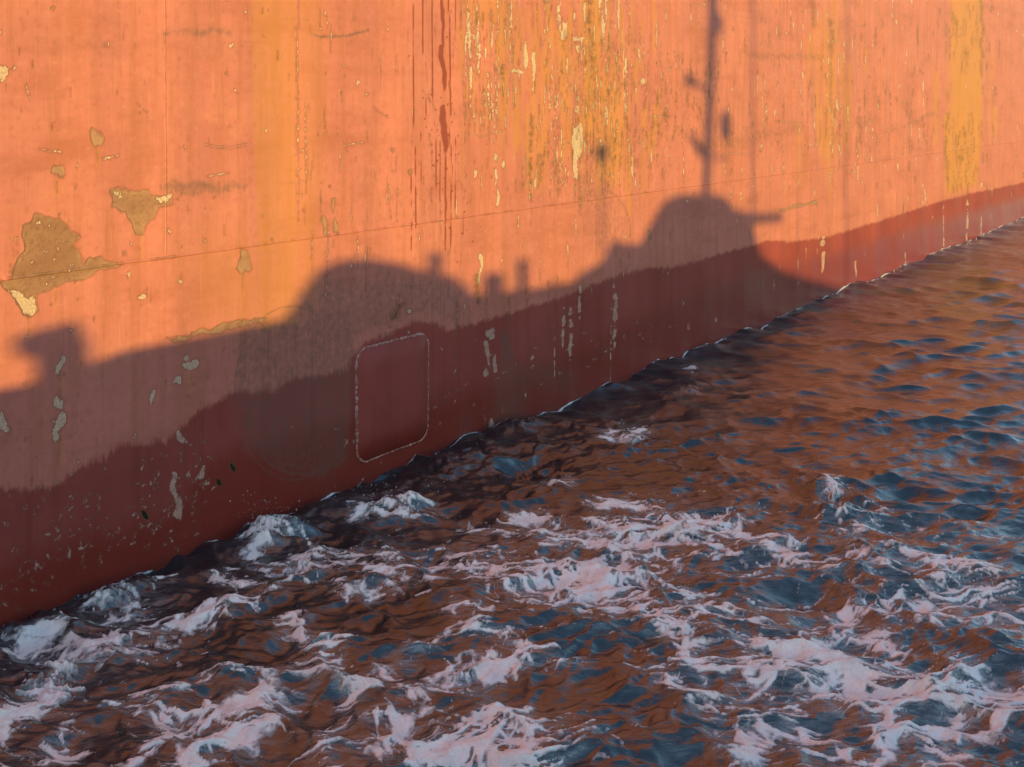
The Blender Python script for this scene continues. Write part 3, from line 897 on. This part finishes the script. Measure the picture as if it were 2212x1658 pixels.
ST = [
 ([(-40, 1590), (40, 1550), (90, 1510), (140, 1450), (200, 1420)], [.14, .12, .09, .05, .04]),
 ([(140, 1450), (190, 1405), (280, 1395), (330, 1372), (420, 1352), (470, 1330), (520, 1312), (568, 1300)], [.04, .06, .07, .05, .05, .05, .06, .02]),
 ([(60, 1400), (120, 1372), (190, 1340), (270, 1330), (300, 1335)], [.015, .03, .03, .02, .01]),
 ([(175, 1318), (215, 1298), (255, 1292), (270, 1302), (262, 1318)], [.01, .02, .03, .02, .02]),
 ([(545, 1166), (575, 1158), (606, 1158)], [.03, .05, .02]), ([(548, 1170), (545, 1190), (542, 1210)], [.04, .03, .04]),
 ([(770, 1112), (800, 1100), (850, 1103), (890, 1102), (922, 1096)], [.02, .04, .03, .03, .03]),
 ([(640, 1210), (720, 1192), (760, 1190), (840, 1200)], [.01, .03, .02, .01]),
 ([(480, 1260), (520, 1280), (560, 1278)], [.01, .03, .01]), ([(700, 1275), (760, 1288), (810, 1290)], [.02, .03, .01]),
 ([(250, 1660), (330, 1610), (400, 1572), (470, 1545), (540, 1530), (580, 1510)], [.02, .04, .05, .07, .10, .05]),
 ([(420, 1640), (470, 1600), (520, 1580), (590, 1560)], [.06, .12, .12, .04]), ([(400, 1580), (350, 1560), (300, 1520), (270, 1510)], [.05, .05, .03, .01]),
 ([(300, 1520), (380, 1490), (470, 1468), (560, 1468), (580, 1480)], [.03, .02, .015, .015, .015]),
 ([(620, 1352), (655, 1382), (690, 1395), (712, 1420)], [.03, .05, .04, .04]), ([(690, 1395), (740, 1390)], [.03, .01]),
 ([(712, 1440), (660, 1470), (720, 1490), (735, 1500)], [.03, .04, .05, .03]), ([(730, 1505), (720, 1530)], [.03, .015]),
 ([(0, 1660), (60, 1640), (140, 1625), (160, 1580), (140, 1560)], [.02, .03, .06, .03, .01]),
 ([(700, 1580), (760, 1560), (830, 1545), (860, 1560), (840, 1600)], [.02, .04, .06, .07, .05]),
 ([(830, 1600), (900, 1630), (980, 1640), (1060, 1600)], [.08, .12, .14, .08]), ([(1000, 1610), (1060, 1575), (1120, 1565)], [.03, .09, .04]),
 ([(1060, 1640), (1120, 1650), (1180, 1650)], [.10, .12, .05]), ([(700, 1600), (690, 1650)], [.02, .04]),
 ([(860, 1500), (960, 1490), (1060, 1470), (1150, 1455), (1230, 1448)], [.02, .04, .05, .03, .01]),
 ([(980, 1470), (1060, 1450), (1150, 1440)], [.01, .02, .01]), ([(730, 1500), (820, 1460), (900, 1430), (950, 1410)], [.01, .02, .02, .01]),
 ([(960, 1340), (1000, 1325), (1040, 1330)], [.03, .06, .02]), ([(970, 1380), (1020, 1375), (1010, 1400)], [.03, .03, .02]),
 ([(1000, 1405), (1040, 1398), (1090, 1425)], [.02, .03, .01]),
 ([(1105, 1268), (1150, 1245), (1200, 1235), (1262, 1222)], [.04, .07, .09, .06]), ([(1262, 1222), (1320, 1212), (1400, 1208), (1460, 1225)], [.03, .03, .03, .01]),
 ([(1105, 1272), (1140, 1296), (1200, 1308), (1270, 1318), (1340, 1326), (1400, 1345)], [.04, .06, .06, .08, .06, .05]),
 ([(900, 1270), (960, 1260), (1020, 1250), (1090, 1240)], [.02, .06, .08, .03]), ([(780, 1280), (860, 1268), (920, 1262)], [.01, .03, .03]),
 ([(810, 1230), (860, 1240), (940, 1212), (1000, 1190), (1040, 1180)], [.02, .04, .03, .04, .03]),
 ([(1000, 1190), (1080, 1196), (1110, 1190)], [.04, .03, .01]), ([(1010, 1130), (1100, 1150), (1200, 1165), (1290, 1172)], [.01, .03, .05, .02]),
 ([(1120, 1120), (1150, 1110), (1190, 1130)], [.02, .04, .02]), ([(1170, 1060), (1190, 1045), (1230, 1040)], [.01, .04, .01]),
 ([(1290, 1095), (1340, 1088), (1380, 1110), (1430, 1120)], [.02, .07, .05, .02]),
 ([(1300, 1180), (1380, 1165), (1440, 1150), (1500, 1130), (1570, 1145), (1640, 1170), (1700, 1180)], [.04, .07, .09, .10, .08, .05, .02]),
 ([(1260, 1200), (1340, 1195), (1420, 1190), (1500, 1200)], [.02, .04, .04, .01]),
 ([(1390, 1350), (1450, 1385), (1475, 1420), (1500, 1450), (1535, 1490)], [.06, .07, .05, .07, .02]), ([(1350, 1340), (1300, 1345)], [.03, .01]),
 ([(1560, 1395), (1640, 1410), (1700, 1432), (1780, 1438), (1850, 1470), (1900, 1490)], [.02, .06, .12, .14, .10, .02]),
 ([(1600, 1430), (1660, 1470), (1720, 1490)], [.02, .05, .02]), ([(1820, 1440), (1900, 1420), (1960, 1440)], [.03, .05, .02]),
 ([(1900, 1600), (1960, 1560), (2010, 1510), (2060, 1480), (2110, 1465)], [.05, .07, .09, .06, .03]),
 ([(2010, 1510), (2080, 1540), (2060, 1580), (2000, 1620), (2050, 1660)], [.06, .06, .05, .08, .06]),
 ([(2060, 1480), (2140, 1500), (2212, 1480)], [.05, .05, .03]), ([(2130, 1560), (2170, 1530), (2212, 1520)], [.06, .08, .06]),
 ([(1900, 1660), (1950, 1620), (2010, 1610)], [.05, .10, .08]), ([(1760, 1590), (1800, 1600), (1860, 1660)], [.03, .06, .05]),
 ([(1600, 1640), (1620, 1590), (1640, 1570)], [.05, .07, .03]), ([(1700, 1560), (1760, 1590)], [.06, .04]),
 ([(1420, 1470), (1480, 1500), (1540, 1510)], [.01, .03, .01]), ([(1690, 1520), (1620, 1500)], [.04, .02]),
 ([(1955, 1205), (2000, 1225), (2060, 1228), (2095, 1222)], [.03, .06, .06, .02]), ([(1790, 1215), (1820, 1205), (1850, 1210)], [.05, .05, .01]),
 ([(1820, 1320), (1880, 1310), (1940, 1325), (1990, 1330)], [.01, .04, .02, .01]), ([(1980, 1310), (2060, 1320)], [.05, .02]),
 ([(1840, 1360), (1880, 1370), (1920, 1400)], [.03, .05, .02]), ([(2120, 1300), (2180, 1290), (2212, 1290)], [.03, .04, .04]),
 ([(1785, 1040), (1800, 1060), (1812, 1075)], [.03, .05, .02]), ([(1360, 955), (1385, 925)], [.02, .05]), ([(1320, 950), (1335, 938)], [.03, .03]),
 ([(1490, 803), (1500, 808)], [.04, .02]), ([(1640, 1180), (1720, 1215), (1790, 1240)], [.03, .04, .02]),
 ([(1500, 1300), (1540, 1330), (1600, 1350)], [.03, .03, .01]), ([(1460, 1270), (1520, 1290)], [.02, .03]),
 ([(1270, 1240), (1240, 1270), (1300, 1290)], [.02, .02, .01]),
]
for pts, w in ST:
    stroke(pts, np.array(w) * 0.95, 0.085)

# lace between the streaks: cell walls, only where the wake has frothed
dens = np.zeros(WX.shape)
DEN = [(590, 1165, 80, 28, .95), (850, 1105, 100, 22, .9), (230, 1300, 90, 25, .9), (1500, 1180, 330, 90, .8), (1900, 1500, 380, 150, 1.0), (1250, 1270, 260, 90, .8), (480, 1560, 260, 90, .55), (950, 1600, 300, 80, .7),
       (2100, 1300, 200, 120, .8), (150, 1430, 200, 80, .8), (1000, 1200, 200, 60, .6), (1600, 1350, 250, 90, .7), (700, 1220, 180, 50, .5),
       (1700, 1580, 240, 100, .8), (700, 1440, 120, 80, .35), (1850, 1150, 200, 50, .5), (260, 1300, 130, 40, .6), (2100, 1140, 160, 40, .4), (1900, 1250, 250, 60, .6)]
pyx = HY + FPX * CAM_H / np.maximum(WY, 0.5); pxx = CX + FPX * WX / np.maximum(WY, 0.5)   # where each bit of water was measured
for x, y, sx, sy, a in DEN:
    X, Y = on_water(x, y); wx = sx / FPX * Y; wy = sy * Y * Y / (FPX * CAM_H)
    dens = np.maximum(dens, a * np.exp(-(((WX - X) / wx) ** 2 + ((WY - Y) / wy) ** 2)))
inv = (np.abs(AA) < rad(29.5)) & (RG < 45) | (RG < 5) & (WY > 0)
sel = inv & ((dens > 0.02) | (foam > -0.45))
sx_, sy_ = WX[sel], WY[sel]
lowx, lowy = fbm(sx_ * 0.8, sy_ * 0.8, 601, 3), fbm(sx_ * 0.8, sy_ * 0.8, 602, 3)
qx = sx_ + 0.45 * lowx + 0.13 * noise(sx_ * 2.6, sy_ * 2.6, 603) + 0.035 * noise(sx_ * 8, sy_ * 8, 605)
qy = sy_ + 0.35 * lowy + 0.10 * noise(sx_ * 2.6, sy_ * 2.6, 604) + 0.030 * noise(sx_ * 8, sy_ * 8, 606)


def cell(sx, sy, seed):
    f1, f2 = worley(qx * sx, qy * sy, seed)
    return f2 - f1, f1


sd = foam[sel]
patchy = fbm(sx_ * 0.7, sy_ * 1.1, 620, 4)
fine_ = fbm(qx * 4, qy * 12, 610, 4, 0.6)
cd = dens[sel] * np.clip(0.66 + 0.75 * patchy, 0, 1) * sstep(0.02, 0.15, dens[sel])
cs = np.clip(0.62 + sd / 0.35, 0, 0.9)
cover = np.maximum(cs, cd)
e1, _ = cell(1.25, 2.3, 501)
e2, g2 = cell(2.9, 5.6, 502)
e3, g3 = cell(7.0, 13.0, 503)
core = sd / 0.10 - 0.22 + 0.85 * fine_
core = np.minimum(core, (g2 - 0.20) * 2.2 + 0.25 * (sd > 0.05) + 0.7 * sstep(0.03, 0.10, sd))
m1 = 0.40 * cover - 0.080 + 0.24 * fine_ + 0.06 * patchy - e1
m2 = 0.40 * cover - 0.105 + 0.26 * fine_ + 0.12 * patchy - e2 * 0.8
m3 = 0.40 * cover - 0.165 + 0.20 * patchy - e3 * 0.7
wisp = 0.8 * (fbm(qx * 1.8, qy * 9, 520, 6, 0.66) - 0.36 + 0.30 * cover)
ff = 0.11 * np.maximum(np.maximum(core, m1), np.maximum(np.maximum(m2, m3), wisp))
ff = np.where(cover > 0.05, ff, -0.5)
ff = np.clip(ff, -0.5, 0.13)
foam[:] = -0.5
foam[sel] = ff
cov = np.zeros(WX.shape); cov[sel] = cover
# foam-white thread along the side, standing in for light on the meniscus
lapw = 0.011 * np.clip(0.75 + 1.5 * noise(HU * 1.1, 0 * HU, 530) + 0.8 * noise(HU * 5, 0 * HU, 531), 0, 2) * np.clip(RG / 12, 0.8, 2.4)
foam = np.maximum(foam, np.where(HD > -0.3, lapw - np.abs(HD - 0.004) - 0.001, -0.5))
foam = foam - 0.010 * np.clip(fbm(WX * 24, WY * 30, 540, 2), 0, 1)
foam[~inv] = -0.5
veil = np.clip(1 + foam / 0.10, 0, 1) ** 1.6 * np.clip(cov * 1.6, 0, 1)

# waves lift where foam piles up
fpos = np.clip(foam, 0, 0.12)
NR, NC = WX.shape
WXD, WYD = WX + DXW * 1.0, WY + DYW * 1.0
wco = np.stack([WXD.ravel(), WYD.ravel(), ZW.ravel()], -1)
water_me, _ = grid_mesh("water", wco, NR, NC, True, wrap=True)
put_attr(water_me, "froth", np.stack([veil, np.clip(foam, -0.5, 0.5), dens, turb], -1).reshape(-1, 4))


def water_material():
    k = NT("sea_water")
    g = k.n("ShaderNodeNewGeometry").outputs["Position"]
    A = k.n("ShaderNodeAttribute"); A.attribute_name = "froth"
    s = k.n("ShaderNodeSeparateColor"); k.l(A.outputs["Color"], s.inputs[0])
    n1 = k.noise(g, 5.0, 5, 0.6, stretch=(0.5, 1.4, 1.0), dist=0.4)
    n2 = k.math('ABSOLUTE', k.math('SUBTRACT', k.noise(g, 9.0, 5, 0.62, stretch=(0.5, 1.5, 1.0), dist=0.5), 0.5))
    n2 = k.math('MULTIPLY', n2, -1.6)
    n3 = k.noise(g, 14.0, 5, 0.65, stretch=(0.5, 2.0, 1), dist=0.3)
    vf = k.math('MULTIPLY', s.outputs[0], k.ramp(n3, 0.40, 0.66, 0.10, 1.0))
    k.l(k.mix(k.math('MULTIPLY', vf, 0.50), (0.010, 0.017, 0.021), (0.55, 0.53, 0.52)), k.b.inputs["Base Color"])
    k.l(k.math('ADD', 0.035, k.math('MULTIPLY', vf, 0.5)), k.b.inputs["Roughness"])
    k.b.inputs["IOR"].default_value = 1.95
    nb = k.bump(n1, 0.30, 0.030)
    nb = k.bump(n2, 0.50, 0.014, nb)
    nb = k.bump(k.noise(g, 38.0, 3, 0.6, stretch=(0.6, 1.4, 1.0)), 0.5, 0.0045, nb)
    k.l(nb, k.b.inputs["Normal"])
    return k.m


water_me.materials.append(water_material())
water = link(bpy.data.objects.new("water", water_me)); tag(water, "dark choppy sea water reflecting the orange hull", "water", kind="structure")

lift = np.where(foam > 0, 0.006 * (1 - np.exp(-foam / 0.006)) + 0.020 * (1 - np.exp(-foam / 0.06)), foam * 0.5)
splash = np.zeros(WX.shape)
for x, y, R, a in [(566, 1137, 0.18, 0.05), (845, 1078, 0.34, 0.02), (1382, 940, 0.22, 0.13), (1800, 1062, 0.20, 0.14), (240, 1270, 0.25, 0.03), (1500, 806, 0.2, 0.10), (150, 1440, 0.3, 0.06)]:
    X, Y = on_water(x, y + 25)
    splash = np.maximum(splash, a * np.exp(-((WX - X) ** 2 + (WY - Y) ** 2) / R ** 2))
lift = lift + np.where(foam > 0, splash * np.clip(0.35 + 1.3 * fbm(WX * 11, WY * 7, 570, 4, 0.65), 0, 2), 0)
lift = lift + np.where(foam > 0, 1, 0) * (fpos / 0.12 * 0.014 * fbm(WX * 14, WY * 14, 560, 3) + 0.022 * fpos / 0.12 * fbm(WX * 5, WY * 5, 561, 3))
fco = np.stack([WXD.ravel(), WYD.ravel(), (ZW + lift).ravel()], -1)
foam_me, used = grid_mesh("foam", fco, NR, NC, True, wrap=True, keep=(foam > -0.004).ravel())


put_attr(foam_me, "thick", np.stack([np.clip(foam.ravel()[used] / 0.022, 0, 1)] * 3 + [np.ones(int(used.sum()))], -1))


def foam_material():
    k = NT("sea_foam")
    g = k.n("ShaderNodeNewGeometry").outputs["Position"]
    n1 = k.noise(g, 30.0, 5, 0.7); n2 = k.noise(g, 9.0, 4, 0.6)
    v = k.n("ShaderNodeTexVoronoi"); v.inputs["Scale"].default_value = 45.0; k.l(g, v.inputs["Vector"])
    c = k.mix(k.ramp(n2, 0.3, 0.65), (0.80, 0.70, 0.67), (0.95, 0.85, 0.81))  # warm pink tint stands in for light bounced off the orange hull
    A = k.n("ShaderNodeAttribute"); A.attribute_name = "thick"
    th_ = k.math('ADD', A.outputs["Fac"], k.math('MULTIPLY', k.math('SUBTRACT', n1, 0.5), 0.9))
    c = k.mix(k.ramp(th_, -0.05, 0.45), (0.24, 0.22, 0.22), c)
    c = k.mix(k.math('MULTIPLY', k.ramp(v.outputs["Distance"], 0.28, 0.10), 0.25), c, (0.45, 0.42, 0.41))
    k.l(c, k.b.inputs["Base Color"]); k.b.inputs["Roughness"].default_value = 0.55
    h = k.math('ADD', n1, k.math('MULTIPLY', v.outputs["Distance"], 0.5))
    k.l(k.bump(h, 0.7, 0.012), k.b.inputs["Normal"])
    return k.m


foam_me.materials.append(foam_material())
foam_o = link(bpy.data.objects.new("foam", foam_me))
tag(foam_o, "white lacy sea foam drifting on the water beside the hull", "foam", kind="stuff")

# spray: drops flung off the breaking crests
rng = random.Random(23)
foam_mat = foam_me.materials[0]
for x, y, z0, zh, sp, nd, what in [(572, 1160, 0.20, 0.20, 0.16, 90, "burst of white spray against the dark red hull near the left"),
                                   (850, 1102, 0.16, 0.12, 0.34, 80, "spray along the breaking crest under the rounded hull plate"),
                                   (1384, 955, 0.06, 0.16, 0.16, 60, "small spout of spray out from the waterline, right of centre"),
                                   (1802, 1078, 0.08, 0.18, 0.20, 70, "spray off the wave crest on the right")]:
    X, Y = on_water(x, y); m = MB()
    for k in range(nd):
        t = abs(rng.gauss(0, 0.45)); rr = 0.0022 + 0.007 * rng.random() ** 4
        m.ball((X + rng.gauss(0, sp), Y + rng.gauss(0, sp * 0.4), z0 + zh * t), (rr, rr, rr * rng.uniform(0.8, 1.6)), 6, 4)
    tag(m.build("spray", foam_mat), what, "spray", kind="stuff")

# ------------------------------------------------------------------ the launch whose shadow falls on the ship
boat = empty("harbour_launch", (0, -5.0, 0))
tag(boat, "harbour launch with mast and wheelhouse, seen only as the shadow on the hull", "boat")
b_hull = simple_mat("launch_hull_paint", (0.05, 0.06, 0.08), 0.45)
b_white = simple_mat("launch_white_paint", (0.62, 0.60, 0.56), 0.45)
b_deck = simple_mat("launch_deck_paint", (0.16, 0.17, 0.17), 0.7)
b_rub = simple_mat("black_rubber", (0.03, 0.03, 0.03), 0.8)
b_steel = simple_mat("galvanised_steel", (0.35, 0.35, 0.35), 0.45, 0.6)
b_glass = simple_mat("dark_glass", (0.02, 0.025, 0.03), 0.1)

# deck line and everything on it rises aft
SHEER[0] = lambda x: 0.70 + 0.046 * x
stations = [(-8.2, 0.12, 3.2), (-7.2, 0.9, 2.85), (-6.0, 1.5, 2.62), (-5.0, 1.8, 2.36), (-4.60, 1.93, 2.36), (-4.45, 1.95, 2.42), (-4.25, 1.96, 2.50), (-3.4, 2.0, 2.55), (-2.0, 2.0, 2.52),
            (-1.0, 2.0, 2.48), (0.2, 2.0, 2.52), (2.5, 2.0, 2.50), (2.8, 2.0, 2.33), (3.16, 1.95, 2.08), (3.8, 1.9, 1.84), (4.5, 1.85, 1.60), (5.4, 1.75, 1.25), (6.2, 1.6, 1.20)]
hb = MB(); vs_ = []; fs_ = []
for x, hw, top in stations:
    vs_ += [(x, -hw, top), (x, -hw * 0.96, 0.6), (x, -hw * 0.55, -0.7), (x, hw * 0.55, -0.7), (x, hw * 0.96, 0.6), (x, hw, top),
            (x, hw - 0.08, top), (x, hw - 0.08, min(top - 0.55, 1.9)), (x, -(hw - 0.08), min(top - 0.55, 1.9)), (x, -(hw - 0.08), top)]
for i in range(len(stations) - 1):
    for j in range(10):
        fs_.append((i * 10 + j, i * 10 + (j + 1) % 10, (i + 1) * 10 + (j + 1) % 10, (i + 1) * 10 + j))
fs_ += [tuple(range(9, -1, -1)), tuple((len(stations) - 1) * 10 + j for j in range(10))]
hb.add(vs_, fs_); hb.build("hull", b_hull, boat)
for s in (-1, 1):
    f = MB(); f.tube([(x, s * (hw + 0.06), top - 0.30) for x, hw, top in stations[1:]], 0.09, 8); f.build("fender_strip", b_rub, boat)
# forward locker, raft cradle, vents
MB().prism([(-4.80, 1.9), (-4.57, 1.9), (-4.58, 2.78), (-4.63, 2.97), (-4.90, 2.90), (-4.90, 2.78), (-4.81, 2.70)], -0.15, 0.15).build("windlass_housing", b_steel, boat)
cyl = MB()
prof = [(-3.42, 2.3)] + [(-2.78 - 0.62 * math.cos(rad(a)), 2.58 + 0.63 * math.sin(rad(a))) for a in range(10, 181, 10)][::1]
prof = [(-3.42, 1.9), (-1.95, 1.9), (-1.95, 2.75), (-2.05, 2.88), (-2.36, 3.0), (-2.54, 3.10), (-2.80, 3.19), (-3.03, 3.20), (-3.18, 3.12), (-3.29, 2.94), (-3.35, 2.82), (-3.42, 2.70)]
cyl.prism(prof, -0.7, 0.7); cyl.build("engine_casing", b_white, boat)
for x, z, r in [(-2.29, 3.18, 0.065), (-1.40, 2.99, 0.065), (-1.03, 2.72, 0.03), (-0.5, 2.8, 0.03)]:
    p = MB(); p.tube([(x, 0, 1.9), (x, 0, z)], r, 8); p.ball((x, 0, z), r * 1.15); p.build("vent_pipe", b_steel, boat)
MB().box((-1.71, 0, 2.4), (0.18, 0.6, 1.0)).build("hose_box", b_steel, boat)
MB().prism([(-0.75, 1.9), (0.20, 1.9), (0.20, 3.03), (-0.02, 3.06), (-0.17, 3.13), (-0.24, 3.05), (-0.34, 2.84), (-0.70, 2.68)], -0.6, 0.6).build("companionway", b_white, boat)
wh = MB(); wh.prism([(0.16, 1.9), (2.6, 1.9), (2.52, 2.58), (2.38, 2.82), (2.29, 3.10), (2.25, 3.30), (0.38, 3.30), (0.20, 2.98)], -0.6, 0.6)
w_o = wh.build("wheelhouse", b_white, boat)
for s in (-1, 1):
    for x in (0.75, 1.4, 1.95):
        MB().box((x, s * 0.602, 2.85), (0.45, 0.02, 0.5)).build("window", b_glass, w_o)
MB().prism([(0.36, 3.30), (2.28, 3.30), (2.28, 3.38), (1.94, 3.44), (1.72, 3.68), (1.44, 3.73), (1.36, 3.84), (1.28, 3.75), (0.84, 3.75), (0.60, 3.66), (0.46, 3.47)], -0.4, 0.4).build("roof", b_white, boat)
MB().prism([(2.25, 3.22), (3.0, 3.22), (3.0, 3.33), (2.25, 3.36)], -0.35, 0.35).build("awning_bar", b_steel, boat)
m = MB(); m.tube([(1.30, 0, 3.6), (1.38, 0, 5.0), (1.46, 0, 7.2), (1.50, 0, 9.0)], [0.07, 0.085, 0.10, 0.06], 10)
mast = m.build("mast", b_steel, boat)
p = MB(); p.tube([(1.42, 0, 6.75), (1.58, 0, 6.72)], 0.04); p.ball((1.50, 0.0, 6.62), (0.16, 0.16, 0.2)); p.build("mast_lamp", b_white, mast)
p = MB(); p.tube([(1.40, 0, 5.45), (1.05, 0, 5.58)], 0.04); p.ball((1.02, 0, 5.60), (0.12, 0.12, 0.10)); p.build("mast_lamp", b_white, mast)
p = MB(); p.ball((1.71, 0, 4.92), (0.125, 0.125, 0.27)); p.tube([(1.71, 0, 5.1), (1.50, 0, 6.2)], 0.008, 6); p.build("day_shape", b_rub, mast)
p = MB(); p.tube([(1.36, 0, 4.36), (1.20, 0, 4.48), (1.02, 0, 4.75)], [0.09, 0.08, 0.05]); p.tube([(1.36, 0, 4.38), (1.75, 0, 4.36)], 0.03); p.build("radar_bracket", b_white, mast)
for x, z in ((2.33, 9.0), (4.86, 9.0)):
    p = MB(); p.tube([(x, 0.2, 1.4 if x > 3 else 3.3), (x, 0.2, z)], [0.030, 0.028], 8); p.build("whip_aerial", b_white, boat)
p = MB(); p.tube([(-0.40, 0, 3.0), (-0.40, 0, 4.3)], 0.018, 8); p.ball((-0.40, 0, 4.41), (0.11, 0.11, 0.14)); p.build("dome_aerial", b_white, boat)
